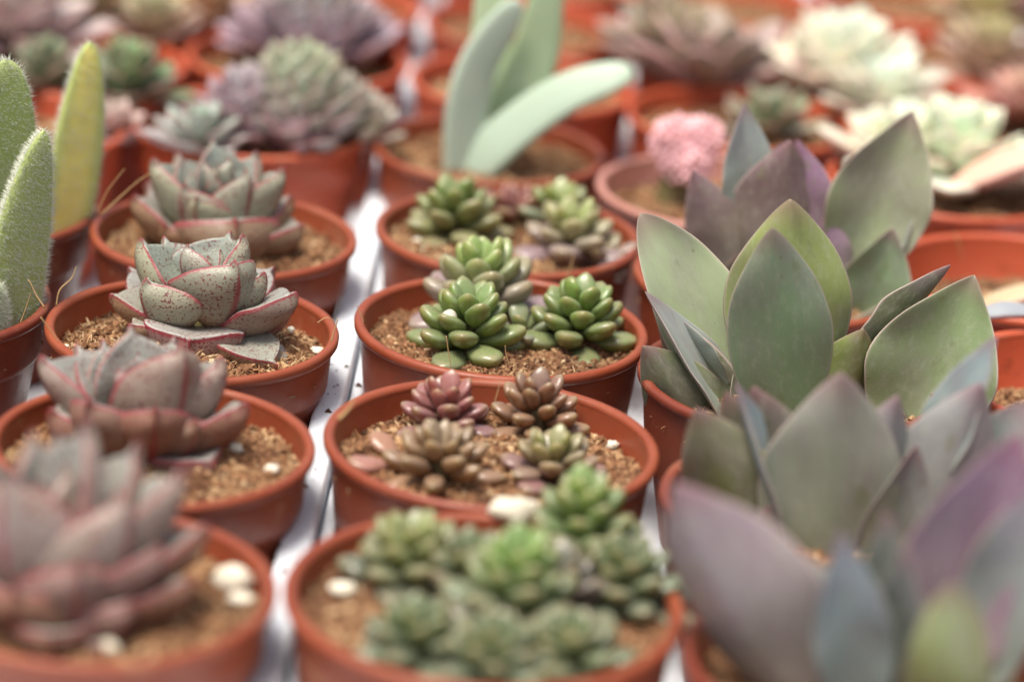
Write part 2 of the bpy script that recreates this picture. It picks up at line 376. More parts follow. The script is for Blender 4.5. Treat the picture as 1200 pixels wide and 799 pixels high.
def soil_mesh(seed, nchip, straw, mound=.0, size=1.0):
    rr = random.Random(seed); V, F, A = [], [], []
    def hgt(x, y):
        r2 = x * x + y * y
        return mound * (1 - r2) + .045 * noise.fractal(Vector((x * 3 + seed * 5, y * 3, seed)), 1.0, 2.0, 4) + .02 * noise.noise(Vector((x * 14, y * 14, seed)))
    nr, na = 26, 72
    for i in range(nr + 1):
        r = i / nr * .90
        for k in range(na):
            a = k / na * 2 * math.pi; x, y = r * math.cos(a), r * math.sin(a)
            V.append((x, y, hgt(x, y))); A.append(.22 + .35 * abs(noise.noise(Vector((x * 9, y * 9, seed)))))
    for i in range(nr):
        for k in range(na): F.append((i * na + k, (i + 1) * na + k, (i + 1) * na + (k + 1) % na, i * na + (k + 1) % na))
    def chip(p, l, wd, th, d, n, c):
        d = d.normalized(); x = d.cross(n).normalized(); n = x.cross(d)
        i0 = len(V)
        for sx, sy, sz in ((-.5, -.45, 0), (.5, -.5, 0), (.45, .5, 0), (-.5, .4, 0), (-.2, -.3, 1), (.3, -.25, .8), (.25, .3, 1), (-.25, .2, .9)):
            j = lambda: 1 + rr.uniform(-.3, .3)
            V.append(tuple(p + x * sx * wd * j() + d * sy * l * j() + n * (sz - .4) * th * j())); A.append(c)
        for f in ((3, 2, 1, 0), (4, 5, 6, 7), (0, 1, 5, 4), (1, 2, 6, 5), (2, 3, 7, 6), (3, 0, 4, 7)): F.append(tuple(i0 + q for q in f))
    for _ in range(nchip):
        r = .92 * math.sqrt(rr.random()); a = rr.random() * 6.283; x, y = r * math.cos(a), r * math.sin(a)
        cl = noise.noise(Vector((x * 4, y * 4, seed + 3)))
        l = size * rr.choice((.018, .025, .03, .04, .055)) * rr.uniform(.7, 1.3)
        long = rr.random() < straw
        wd = l * (rr.uniform(.14, .28) if long else rr.uniform(.5, .9))
        if long: l *= 2.2
        d = Vector((rr.uniform(-1, 1), rr.uniform(-1, 1), rr.uniform(-.6, .6))); n = Vector((rr.uniform(-.6, .6), rr.uniform(-.6, .6), 1))
        c = min(1, max(0, rr.gauss(.5, .2) + (.22 if long else 0) + .25 * cl))
        chip(Vector((x, y, hgt(x, y) + rr.uniform(-.01, .02) * size)), l, wd, l * .5 if not long else wd * .8, d, n, c)
    V = [Vector(v) * S for v in V]
    return mesh('soil', V, F, M['soil'], False, {'chip': A})
SOIL = dict(straw=soil_mesh(1, 7000, .5, .13, 1.0), fine=soil_mesh(2, 6500, .12, .03, .9), mixed=soil_mesh(3, 6000, .25, .03, .95), far=soil_mesh(4, 2200, .2, .02, 1.5))
ORANGE = lin(146, 68, 43); DARKP = lin(124, 55, 40); ORANGE_LIT = lin(190, 84, 54); PALEP = lin(196, 140, 128)  # same plastic; the far pots' copy has their brighter light put into its colour
def pot(x, y, label, kind='C', soil='far', col=ORANGE, sz=-.18, rot=0, dz=0.0, r=1.0):
    root = empty('plant_pot', (x, y, DECK + .004 + dz), label, 'plant pot', 'terracotta coloured plastic pots in rows')
    off = Vector((0, 0, -(DECK + .004) * S))
    for nm, me in zip(('pot_wall', 'rim'), POTM[kind]):
        o = add(nm, me, root); o.location = off; o.color = col
    root.scale = (r, r, 1)
    s = add('soil', SOIL[soil], root); s.location = off + Vector((0, 0, sz * S)); s.rotation_euler.z = rot
    return root

CX = {'LL': -4.0, 'L': -2.1, 'C': -.08, 'R': 1.86, 'RR': 3.9}
pots = [
 # x, y, label, kind, soil, colour, soil height
 (-.04, 13.603, 'orange plastic pot in front holding the blurred grey green bean leaf cluster', 'C', 'fine', ORANGE, -.14),
 (-.076, 15.753, 'orange plastic pot holding purple and brown bean leaf rosettes and sandy soil', 'C', 'mixed', ORANGE, -.19),
 (-.079, 17.78, 'orange plastic pot holding the sharp bright green bean leaf rosettes', 'C', 'fine', ORANGE, -.19),
 (-.093, 19.78, 'orange plastic pot with olive bean leaf rosettes just behind the sharp green ones', 'C', 'mixed', ORANGE, -.16),
 (-.303, 21.865, 'orange plastic pot holding the tall pale green tongue leaf plant', 'C', 'mixed', ORANGE, -.18),
 (-2.101, 13.391, 'orange plastic pot in the left front corner with two cream pebbles on its soil', 'L', 'fine', ORANGE, -.15),
 (-2.078, 15.343, 'orange plastic pot with blurred red edged rosette and one white perlite grain', 'L', 'mixed', ORANGE, -.17),
 (-2.105, 17.29, 'orange plastic pot heaped with straw coloured coir around the sharpest speckled rosette', 'L', 'straw', ORANGE, -.225),
 (-2.138, 19.24, 'orange plastic pot with smooth brown soil behind the sharpest speckled rosette', 'L', 'mixed', ORANGE, -.16),
 (-2.28, 22.1, 'wide orange pot overflowing with a mauve and grey green rosette cluster', 'L', 'far', ORANGE_LIT, -.2),
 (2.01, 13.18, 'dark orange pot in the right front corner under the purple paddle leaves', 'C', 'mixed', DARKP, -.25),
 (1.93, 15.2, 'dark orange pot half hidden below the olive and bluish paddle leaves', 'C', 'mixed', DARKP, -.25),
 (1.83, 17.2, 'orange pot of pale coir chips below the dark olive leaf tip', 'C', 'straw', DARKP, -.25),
 (1.83, 19.2, 'orange pot showing a narrow rim left of the large light green paddle leaf', 'C', 'mixed', ORANGE, -.22),
 (1.56, 21.2, 'pinkish faded pot holding the pink flowering cactus', 'C', 'mixed', PALEP, -.22),
 (3.95, 15.6, 'orange pot at the right edge beside the purple leaf', 'C', 'far', ORANGE_LIT, -.25),
 (4.05, 13.5, 'orange pot glimpsed in the bottom right corner behind the yellow green leaf', 'C', 'far', ORANGE_LIT, -.25),
 (3.93, 17.6, 'bright orange pot of pale wood chips at the right edge', 'C', 'straw', ORANGE_LIT, -.45),
 (3.72, 19.66, 'bright orange deep rimmed pot with a pale pebble like leaf, right edge', 'C', 'mixed', ORANGE_LIT, -.35),
 (3.45, 21.95, 'orange pot holding the nearer white mint rosette at the right', 'C', 'far', ORANGE_LIT, -.15),
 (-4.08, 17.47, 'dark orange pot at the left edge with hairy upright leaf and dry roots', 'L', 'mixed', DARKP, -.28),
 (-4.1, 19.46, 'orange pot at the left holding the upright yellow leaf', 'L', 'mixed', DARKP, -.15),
 (-4.2, 21.48, 'orange pot left of the mauve cluster holding a small shell pink rosette', 'L', 'far', ORANGE_LIT, -.2),
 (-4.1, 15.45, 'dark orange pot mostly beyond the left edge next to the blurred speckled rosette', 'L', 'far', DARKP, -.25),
]
fr = [('C', 23.95, 'empty looking orange pot right behind the tall tongue leaf plant'), ('C', 26.0, 'bright orange pot second behind the tall tongue leaf plant'), ('C', 28.05, 'bright orange pot third behind the tall tongue leaf plant'), ('C', 30.1, 'farthest orange pot in the middle column at the top edge'),
      ('L', 24.2, 'orange pot under the lilac grey cluster at the top'), ('L', 26.3, 'orange pot just beyond the lilac grey cluster at the top'), ('L', 28.4, 'faint orange pot far beyond the lilac grey cluster'), ('L', 30.5, 'farthest orange pot in the column of mauve clusters'),
      ('LL', 23.5, 'orange pot holding the dark green round rosette, upper left'), ('LL', 25.6, 'orange pot holding brownish blurred leaves, upper left'), ('LL', 27.7, 'orange pot of olive blurred leaves at the upper left edge'), ('LL', 29.8, 'farthest orange pot in the upper left column'),
      ('R', 23.35, 'orange pot with dark open soil behind the pink cactus'), ('R', 25.45, 'orange pot holding the dark olive and brown leaves behind the pink cactus'), ('R', 27.55, 'orange pot behind the dark olive leaves at the top'), ('R', 29.65, 'farthest orange pot behind the dark olive leaves'),
      ('RR', 24.05, 'orange pot behind the nearer white mint rosette'), ('RR', 26.15, 'orange pot holding the farther white mint rosette'), ('RR', 28.25, 'orange pot beyond the white mint rosettes at the top edge'), ('RR', 30.3, 'farthest orange pot beyond the white mint rosettes')]
for c, y, lb in fr: pots.append((CX[c] + rnd.uniform(-.05, .05), y, lb, 'C' if c in 'CRR' else 'L', 'far', ORANGE_LIT, -.2))
for x, y, lb in ((5.95, 24.0, 'orange pot at the right edge holding the pinkish brown rosette'), (5.95, 26.1, 'orange pot in the top right corner holding olive yellow leaves'), (5.95, 28.2, 'orange pot far back in the top right corner'), (5.6, 21.8, 'orange pot at the right edge under a salmon coloured leaf'),
                 (-6.12, 23.4, 'orange pot at the left edge under the small green rosette'), (-6.12, 25.5, 'orange pot under the big pale mauve plant in the top left corner'), (-6.12, 27.6, 'orange pot beyond the big pale mauve plant, top left')):
    pots.append((x, y, lb, 'C', 'far', ORANGE_LIT, -.2))
for i, (x, y, lb, kd, sl_, col, sz) in enumerate(pots):
    j = rnd.uniform(.94, 1.06); pot(x, y, lb, kd, sl_, (col[0] * j, col[1] * j, col[2] * j, 1), sz, i * 2.4, r=(1.085, 1.03, 1.0, .99, .95, .97, .97, .97, .97, 1.02)[i] if i < 10 else 1.0)

# ------------------------------------------------------------------ speckled rosettes with red edges (left column)
G_ECH = 'speckled grey rosettes with red edges'
e_grey = lin(146, 144, 122); e_in = lin(154, 154, 138); e_brown = lin(134, 98, 70); e_mauve = lin(146, 116, 112)
def echeveria(px, py, z, label, leaves, wide=1.0, flush=0.0):
    p = at(px, py, z); root = empty('speckled_succulent', p, label, 'succulent', G_ECH)
    stem(root, .26, .09)
    for (tx, ty, dy, wd, kind) in leaves:      # kind: 0 cupped middle leaf, 1 old outer leaf, 2 bud leaf
        T = aty(tx, ty, p.y + dy) - p; az = math.degrees(math.atan2(T.y, T.x)); h = math.hypot(T.x, T.y)
        rb = {0: .13, 1: .13, 2: .03}[kind] * min(1, h / .3); zb = {0: -.03, 1: -.03, 2: .2}[kind] + (.06 if T.z > .5 else 0)
        B = Vector((math.cos(R_(az)) * rb, math.sin(R_(az)) * rb, zb)); d = T - B
        el = math.degrees(math.atan2(d.z, math.hypot(d.x, d.y)))
        col = e_in if kind == 2 else mixc(e_grey, e_in, rnd.random()) if kind == 0 else mixc(e_grey, e_mauve if rnd.random() < .4 else e_brown, rnd.uniform(.55, .95))
        col = mixc(col, lin(132, 84, 82) if kind == 1 else lin(160, 118, 122), flush * .75)
        leaf_to(root, rnd.choice(ECHO if kind == 1 else ECH), B, T, polar(az + 180, 90 - el), wd * wide, col)
    return root
echeveria(235, 374, -.02, 'sharply focused speckled grey succulent rosette with cupped red edged leaves', [
 (170, 326, -.27, .60, 0), (276, 304, -.30, .66, 0), (166, 279, .06, .56, 0), (220, 286, -.05, .36, 2), (270, 270, .30, .60, 0), (284, 274, .05, .52, 0), (310, 318, -.06, .54, 0), (192, 276, .32, .56, 0),
 (243, 300, .02, .30, 2), (258, 292, .08, .30, 2), (228, 306, .06, .26, 2),
 (128, 344, -.06, .46, 1), (222, 400, -.52, .68, 1), (348, 342, -.18, .52, 1), (340, 366, .02, .46, 1), (326, 428, -.50, .46, 1), (346, 432, -.34, .34, 1), (150, 312, .42, .48, 1), (322, 312, .42, .48, 1), (238, 300, .55, .48, 1), (150, 380, -.36, .34, 1)])
echeveria(255, 286, -.12, 'layered speckled grey rosette behind the sharpest one, with tall open bud', [
 (250, 163, .10, .42, 2), (240, 186, -.04, .30, 2), (268, 184, -.02, .30, 2), (256, 192, -.10, .24, 2),
 (180, 184, -.08, .54, 0), (331, 196, -.06, .54, 0), (216, 214, -.32, .52, 0), (230, 229, -.42, .46, 0), (288, 198, -.22, .46, 0), (208, 178, .24, .52, 0), (300, 176, .22, .52, 0), (256, 178, .38, .52, 0),
 (276, 256, -.50, .78, 1), (156, 228, -.12, .52, 1), (356, 262, -.14, .56, 1), (342, 228, .16, .54, 1), (172, 212, .32, .50, 1), (322, 212, .42, .50, 1), (192, 262, -.42, .44, 1)])
echeveria(168, 522, -.18, 'blurred pinkish grey rosette with brown outer leaves, second from the front', [
 (48, 416, -.05, .62, 0), (88, 402, .30, .56, 0), (153, 379, .24, .62, 0), (120, 396, .42, .52, 0), (213, 400, -.28, .64, 0), (258, 416, .0, .54, 0), (205, 392, .36, .52, 0),
 (138, 432, -.08, .36, 2), (182, 424, .02, .36, 2), (162, 414, .12, .34, 2),
 (102, 468, -.56, .56, 1), (182, 476, -.62, .52, 1), (290, 470, -.25, .50, 1), (252, 541, -.46, .50, 1), (58, 478, -.34, .56, 1), (245, 462, .46, .50, 1), (80, 446, .52, .50, 1), (230, 490, -.45, .40, 1), (150, 430, .6, .5, 1)], 1.0, .6)
echeveria(66, 722, -.20, 'very blurred mauve grey rosette in the left front corner', [
 (100, 487, .10, .58, 0), (40, 503, .22, .52, 0), (-22, 522, .0, .58, 0), (14, 545, -.32, .64, 0), (140, 574, -.26, .64, 0), (214, 547, .04, .60, 0), (68, 500, .36, .52, 0), (162, 514, .32, .52, 0),
 (76, 545, .0, .38, 2), (48, 562, -.06, .36, 2), (98, 556, .06, .36, 2),
 (244, 612, .0, .44, 1), (190, 638, -.30, .46, 1), (90, 656, -.52, .52, 1), (226, 676, -.24, .44, 1), (122, 757, -.56, .48, 1), (16, 690, -.60, .52, 1), (-36, 660, -.2, .54, 1), (152, 704, -.46, .44, 1), (60, 745, -.72, .48, 1), (170, 600, .4, .5, 1)], 1.06, .5)

# ------------------------------------------------------------------ bean-leaf rosettes (middle column)
G_B = 'small fat leaved rosettes in the middle pots'
gA, gB, gC = lin(112, 122, 58), lin(108, 134, 58), lin(140, 170, 78)
grey_g = lin(128, 132, 118); olive = lin(132, 122, 74); purp = lin(132, 80, 80); redp = lin(146, 74, 66); orb = lin(142, 98, 60); brn = lin(124, 80, 56); mau = lin(150, 118, 124)
def bean(px, py, label, n, L, c0, c1, z=-.18, h=.36, el=(-6, 63), Wd=(.66, .64), az0=0, tilt=(0, 0), p=.9, T=.76, jit=9):
    q = at(px, py, z)
    return rosette('bean_leaf_succulent', (q.x, q.y, z), label, G_B, BEAN, n, (L[0] * 1.36, L[1] * 1.22), Wd, el, h * .82, c0, c1, az0, tilt, T, rb=.09, p=p, jit=jit, stemr=.07)
first = bean(547, 412, 'bright green bean leaf rosette with a cream scar, front left of the sharp pot', 24, (.26, .19), gA, gB, az0=250, h=.36)
def project(p):
    d = Vector(p) - CAMP; z = d.dot(fw); return 600 + FPX * d.dot(right) / z, 399.5 - FPX * d.dot(up) / z, z
def scar_on(plant, px, py):     # a corky cream scar on the leaf seen nearest to that spot
    best = None
    for c in plant.children:
        if not c.name.startswith('leaf'): continue
        q = (plant.location + c.matrix_basis @ Vector((0, .72, .14)) - Vector((0, 0, FL))) / S
        x, y, z = project(q); d = math.hypot(x - px, y - py) + (z - 17) * 14
        if best is None or d < best[0]: best = (d, c)
    V, F = [], []
    for i in range(7):
        for k in range(16):
            a, r = k / 16 * 6.2832, math.sin(i / 6 * math.pi / 2) if i else .01
            f = 1 + .2 * noise.noise(Vector((math.cos(a) * 2, math.sin(a) * 2, 5)))
            V.append((.32 * r * f * math.cos(a), .70 + .22 * r * f * math.sin(a), .38 - .16 * r ** 3 - .16 * r * r))
    for i in range(6):
        for k in range(16): F.append((i * 16 + k, (i + 1) * 16 + k, (i + 1) * 16 + (k + 1) % 16, i * 16 + (k + 1) % 16))
    add('scar', mesh('scar', V, F, M['perlite']), best[1])
scar_on(first, 541, 366)
bean(676, 404, 'bright green bean leaf rosette on the right of the sharp pot', 24, (.25, .19), gA, gB, az0=290, h=.34)
bean(560, 372, 'taller green rosette with grey mauve lower leaves at the back of the sharp pot', 24, (.33, .19), mau, gC, az0=220, h=.47, el=(4, 68))
bean(613, 398, 'small grey green offset between the sharp green rosettes', 8, (.2, .14), grey_g, gA, az0=140, h=.1, el=(8, 60))
bean(532, 280, 'olive green bean leaf rosette on the left of the pot behind the sharp one', 20, (.26, .2), olive, gB, z=-.15, az0=230, h=.34)
bean(668, 300, 'grey mauve rosette with yellow green heart, right in the pot behind the sharp one', 18, (.28, .19), mau, lin(150, 160, 84), z=-.15, az0=200, h=.28)
bean(652, 268, 'small yellow green rosette behind the grey mauve one', 14, (.22, .16), grey_g, lin(150, 165, 80), z=-.15, az0=20, h=.26)
bean(600, 262, 'dull reddish brown rosette at the back rim of its pot', 12, (.22, .15), brn, redp, z=-.15, az0=70, h=.16)
bean(700, 308, 'low grey olive offset lying at the right of its pot', 8, (.24, .16), mau, olive, z=-.15, az0=300, h=.08, el=(0, 50))
bean(520, 505, 'purple red rosette at the back left of the sandy pot', 22, (0.192, 0.144), purp, redp, z=-.18, az0=200, h=.26)
bean(628, 505, 'orange brown rosette at the back right of the sandy pot', 22, (0.192, 0.144), orb, brn, z=-.18, az0=215, h=.28, Wd=(.56, .6))
bean(515, 562, 'tan and olive rosette with long pinkish lower leaves at the front of the sandy pot', 24, (0.246, 0.131), orb, lin(138, 110, 74), z=-.18, az0=215, h=.26, Wd=(.46, .6))
bean(645, 562, 'mauve rimmed rosette with yellow green heart in the sandy pot', 20, (0.200, 0.130), purp, lin(140, 140, 76), z=-.18, az0=250, h=.22)
bean(470, 545, 'single pinkish leaf cluster beside the tan rosette', 4, (.24, .18), lin(178, 112, 92), orb, z=-.18, az0=220, h=.05, el=(2, 20))
g0 = lin(76, 78, 56); g1 = lin(84, 100, 44)
bean(600, 742, 'largest blurred grey green rosette with bright green heart, front pot', 34, (0.276, 0.173), lin(98, 88, 84), lin(112, 146, 52), z=-.14, az0=240, h=.50)
bean(480, 690, 'blurred olive grey rosette at the left of the front pot', 28, (0.248, 0.156), g0, lin(138, 148, 80), z=-.14, az0=210, h=.34)
bean(680, 668, 'tall blurred green rosette rising over the back rim of the front pot', 32, (0.267, 0.164), g0, lin(116, 144, 60), z=-.14, az0=300, h=.52)
bean(728, 712, 'blurred pale green rosette at the right of the front pot', 26, (0.239, 0.148), lin(104, 112, 84), g1, z=-.14, az0=330, h=.30)
bean(545, 706, 'small dark grey green rosette between the left and largest blurred ones', 22, (0.246, 0.151), lin(110, 98, 96), g1, z=-.14, az0=80, h=.3)
bean(648, 722, 'small mauve grey rosette right of the largest blurred one', 22, (0.246, 0.151), lin(120, 100, 100), g0, z=-.14, az0=120, h=.3)
bean(575, 800, 'low blurred grey green rosette at the front of the front pot', 26, (0.248, 0.156), lin(88, 100, 74), g1, z=-.14, az0=200, h=.24)
bean(490, 772, 'low blurred green offset at the left front of the front pot', 22, (0.230, 0.148), lin(92, 102, 74), g1, z=-.14, az0=150, h=.2)
bean(665, 788, 'low blurred olive offset at the right front of the front pot', 22, (0.239, 0.148), lin(96, 104, 70), g1, z=-.14, az0=20, h=.2)

# ------------------------------------------------------------------ paddle-leaved plants (right column)
G_P = 'large paddle leaved plants on the right'
def paddle_plant(cx, cy, label, rows, sz=-.22):
    root = empty('paddle_leaf_succulent', (cx, cy, sz), label, 'succulent', G_P)
    stem(root, .55, .10)
    for (tx, ty, bx, by, dy, bdy, wd, na, ne, col, mi) in rows:
        T = aty(tx, ty, cy + dy); B = aty(bx, by, cy + bdy); d = T - B
        o_ = Vector((cx, cy, sz)); leaf_to(root, PAD[mi], B - o_, T - o_, polar(na, ne), wd, col)
    return root
lg = lin(168, 178, 142); og = lin(146, 150, 118); pb = lin(128, 104, 104); dk = lin(98, 96, 76); mg = lin(138, 164, 126); yg = lin(140, 150, 88); bl = lin(152, 160, 156); gr = lin(146, 152, 148); pv = lin(144, 108, 134); bp = lin(142, 126, 130)
paddle_plant(1.83, 19.2, 'sharp grey green paddle leaved plant, farthest back, with one large upright leaf at right', [
 (811, 199, 872, 335, -.05, 0, .44, 115, 10, pb, 2), (865, 298, 842, 400, -.3, -.1, .30, 110, 20, dk, 0),
 (872, 121, 878, 300, .25, .1, .44, 285, 25, bl, 2), (926, 164, 893, 350, .0, 0, .66, 95, 5, pb, 0), (934, 163, 955, 320, .12, .08, .42, 60, 10, pv, 3),
 (1070, 130, 983, 345, .3, .1, .76, 275, 22, og, 3), (1078, 220, 1020, 340, .25, .1, .36, 215, 30, gr, 2), (1047, 267, 1000, 420, -.05, .0, .58, 265, 18, mg, 3), (965, 256, 985, 340, .05, 0, .3, 90, 10, pv, 0),
 (858, 205, 872, 320, .35, .1, .4, 290, 20, mg, 0), (806, 352, 890, 500, -.35, -.1, .44, 60, 30, dk, 3), (955, 290, 950, 450, -.1, 0, .6, 95, 10, gr, 0), (1060, 345, 960, 480, -.3, -.05, .5, 110, 25, og, 2)])
paddle_plant(1.83, 17.13, 'green paddle leaved plant in the middle with overlapping broad leaves', [
 (750, 250, 902, 520, .35, .1, .64, 280, 30, lg, 1), (926, 233, 925, 500, -.1, -.1, .84, 92, 10, yg, 0), (905, 266, 926, 540, -.5, -.25, .68, 92, 14, mg, 0), (1142, 322, 1045, 540, .1, .0, .86, 262, 16, lin(134, 150, 108), 3),
 (1114, 310, 985, 450, .2, .1, .42, 128, 40, dk, 3), (756, 341, 900, 550, -.05, -.05, .46, 330, 38, bl, 2), (770, 372, 880, 540, .12, 0, .5, 60, 20, dk, 0), (798, 374, 852, 450, .05, 0, .26, 30, 50, bl, 2), (753, 405, 870, 560, -.2, -.05, .52, 120, 25, lin(108, 116, 82), 0),
 (1012, 385, 975, 500, -.1, 0, .44, 100, 10, yg, 3), (835, 436, 915, 570, .05, 0, .62, 60, 25, gr, 0), (1040, 400, 985, 540, .2, .1, .6, 275, 15, dk, 1), (870, 395, 905, 540, .15, .05, .5, 290, 20, mg, 3)])
paddle_plant(1.88, 15.29, 'blurred olive grey paddle leaved plant with one broad front leaf', [
 (985, 436, 968, 740, -.35, -.2, .86, 92, 12, lin(148, 154, 136), 0), (815, 478, 905, 680, -.15, 0, .56, 100, 25, lin(124, 126, 88), 0), (862, 448, 950, 700, -.05, 0, .50, 340, 30, lin(144, 158, 162), 2), (835, 560, 920, 720, .1, 0, .5, 80, 20, dk, 0),
 (1150, 448, 1035, 710, -.1, -.05, .66, 80, 10, lin(146, 146, 144), 0), (1168, 392, 1075, 600, .1, .05, .44, 215, 30, lin(144, 158, 162), 2), (930, 500, 950, 690, .2, .1, .5, 275, 10, mg, 3), (882, 452, 955, 700, .1, .05, .6, 70, 20, dk, 0), (1052, 462, 985, 700, -.05, 0, .56, 95, 15, gr, 3), (850, 458, 930, 700, .05, 0, .50, 85, 15, dk, 0), (1075, 520, 1000, 730, -.15, -.1, .5, 290, 20, gr, 3), (900, 590, 945, 740, -.2, -.1, .6, 90, 25, lin(126, 128, 110), 3), (1210, 470, 1060, 700, .2, .1, .5, 230, 20, gr, 1)])
paddle_plant(1.95, 13.18, 'very blurred purple paddle leaved plant in the right front corner', [
 (790, 564, 958, 880, -.15, -.05, .86, 75, 30, bp, 0), (985, 620, 1010, 860, -.25, -.1, .42, 270, 15, lin(150, 162, 172), 3), (1196, 505, 1075, 830, .1, .0, .72, 262, 20, pv, 0),
 (1240, 560, 1120, 850, -.1, -.05, .5, 240, 20, lin(140, 140, 146), 1), (1116, 684, 1110, 960, -.75, -.2, .44, 95, 20, lin(172, 182, 118), 1), (1040, 596, 1030, 850, .1, .05, .44, 270, 10, lin(118, 132, 118), 2), (930, 640, 985, 870, .15, .05, .5, 80, 20, gr, 0), (1062, 640, 1050, 860, -.2, -.05, .36, 240, 15, lin(128, 134, 130), 2), (1150, 600, 1070, 850, .25, .1, .5, 270, 10, pv, 3)])

# ------------------------------------------------------------------ long leaves built along a path
def path_leaf(parent, off, pts, width, th, nrm, mat, col, prof, name='leaf', hairs=0):
    P = [Vector(p) for p in pts]; n = 26; V, F = [], []; A = dict(edge=[], len=[], under=[], keel=[])
    def cr(t):
        k = min(int(t * (len(P) - 1)), len(P) - 2); f = t * (len(P) - 1) - k
        a, b, c, d = P[max(k - 1, 0)], P[k], P[k + 1], P[min(k + 2, len(P) - 1)]
        return .5 * ((2 * b) + (c - a) * f + (2 * a - 5 * b + 4 * c - d) * f * f + (3 * b - a - 3 * c + d) * f ** 3)
    ring = 20
    for i in range(n):
        u = 1 - (1 - i / (n - 1)) ** 1.5; c = cr(u); d = (cr(min(1, u + .02)) - cr(max(0, u - .02))).normalized()
        nn = Vector(nrm); nn = (nn - d * nn.dot(d)).normalized(); x = d.cross(nn)
        hw = max(prof(u) * width, .004); tt = th * max(.1, prof(u) / .5) ** .7
        for k in range(ring):
            a = k / ring * 2 * math.pi; ca, sa = math.cos(a), math.sin(a)
            q = c + x * hw * ca + nn * (tt * sa * (.5 if sa > 0 else .9) + .18 * hw * ca * ca)
            V.append((q - off) * S); A['edge'].append(abs(ca)); A['len'].append(u); A['under'].append(float(sa < 0)); A['keel'].append(0)
    for i in range(n - 1):
        for k in range(ring): F.append((i * ring + k, (i + 1) * ring + k, (i + 1) * ring + (k + 1) % ring, i * ring + (k + 1) % ring))
    F.append(tuple(range(ring))); F.append(tuple(range((n - 1) * ring, n * ring)))
    me = mesh(name, V, F, M[mat], True, A); o = add(name, me, parent); o.color = col
    if hairs:
        HV, HF = [], []; rr = random.Random(5)
        polys = [p for p in me.polygons if p.area > 0 and len(p.vertices) == 4]
        for pl in rr.choices(polys, [p.area for p in polys], k=hairs):
            a, b, c, d = [me.vertices[v].co for v in pl.vertices]; fa, fb_ = rr.random(), rr.random()
            q = a.lerp(b, fa).lerp(d.lerp(c, fa), fb_)
            h = (pl.normal + Vector((rr.uniform(-.5, .5), rr.uniform(-.5, .5), rr.uniform(-.2, .6)))).normalized() * rr.uniform(.025, .06) * S
            s1 = h.orthogonal().normalized() * .0019 * S; i0 = len(HV)
            HV += [q - s1, q + s1, q + h.cross(s1).normalized() * .0019 * S, q + h]; HF += [(i0, i0 + 1, i0 + 3), (i0 + 1, i0 + 2, i0 + 3), (i0 + 2, i0, i0 + 3)]
        add('hair', mesh('hair', HV, HF, M['hair']), o)
    return o
tgp = pr_tongue(.5)
def ptp(lst, y): return [aty(a, b, y + (c[0] if c else 0)) for a, b, *c in lst]
# tall tongue-leaved plant in the fifth middle pot
loc = Vector((-.35, 21.8, -.2))
root = empty('tongue_leaf_succulent', loc, 'tall pale green plant with thick tongue leaves, one arching right', 'succulent')
stem(root, .2, .14)
tc = lin(172, 188, 170)
path_leaf(root, loc, ptp([(545, 205), (546, 130), (562, 70), (608, 0)], 21.75), .40, .16, (.4, -1, .3), 'tongue', tc, lambda u: .5 * (1 - .22 * u) * max(0, 1 - u ** 6) ** .5)
path_leaf(root, loc, ptp([(549, 210), (590, 164), (662, 112), (742, 84)], 21.68), .40, .16, (-.3, -1, .7), 'tongue', lin(152, 174, 152), lambda u: .5 * (.62 + .38 * min(1, u * 4)) * (1 - .12 * u) * max(0, 1 - u ** 6) ** .5)
path_leaf(root, loc, ptp([(572, 190), (600, 120), (628, 60), (650, -60)], 22.0), .42, .15, (0, -1, .3), 'tongue', lin(158, 178, 136), pr_paddle(.5, .5, .6))
path_leaf(root, loc, ptp([(562, 196), (568, 120), (576, 40), (572, -70)], 22.1), .36, .12, (0, -1, .3), 'tongue', lin(190, 205, 165), pr_paddle(.5, .5, .6))
# hairy leaves at the left edge
loc = Vector((-3.6, 17.5, -.25))
root = empty('fuzzy_leaf_succulent', loc, 'grey green fuzzy leaf standing upright at the left edge', 'succulent')
path_leaf(root, loc, ptp([(10, 405), (18, 320), (34, 230), (52, 153)], 17.45), .42, .15, (.6, -1, .2), 'fuzzy', lin(168, 182, 110), lambda u: .5 * (.86 + .3 * math.sin(u * 2.0)) * max(0, 1 - u ** 1.9) ** .75, hairs=10000)
path_leaf(root, loc, ptp([(-12, 420), (-8, 380), (-2, 332)], 17.2), .2, .08, (.6, -1, .2), 'fuzzy', lin(170, 182, 150), pr_paddle(.5, .4, .6), hairs=2500)
path_leaf(root, loc, ptp([(-30, 400), (-10, 280), (2, 170), (8, 70)], 17.9), .5, .12, (.5, -1, .2), 'fuzzy', lin(150, 172, 96), pr_paddle(.5, .5, .55), hairs=8000)
loc = Vector((-3.45, 19.3, -.18))
root = empty('yellow_leaf_succulent', loc, 'single upright yellow and green leaf, left', 'succulent')
path_leaf(root, loc, ptp([(66, 292), (82, 225), (96, 130), (106, 50)], 19.3), .40, .12, (.5, -1, .2), 'yellow', lin(238, 228, 130), lambda u: .5 * (.8 + .2 * math.sin(u * 3)) * max(0, 1 - u ** 3) ** .6, hairs=4000)

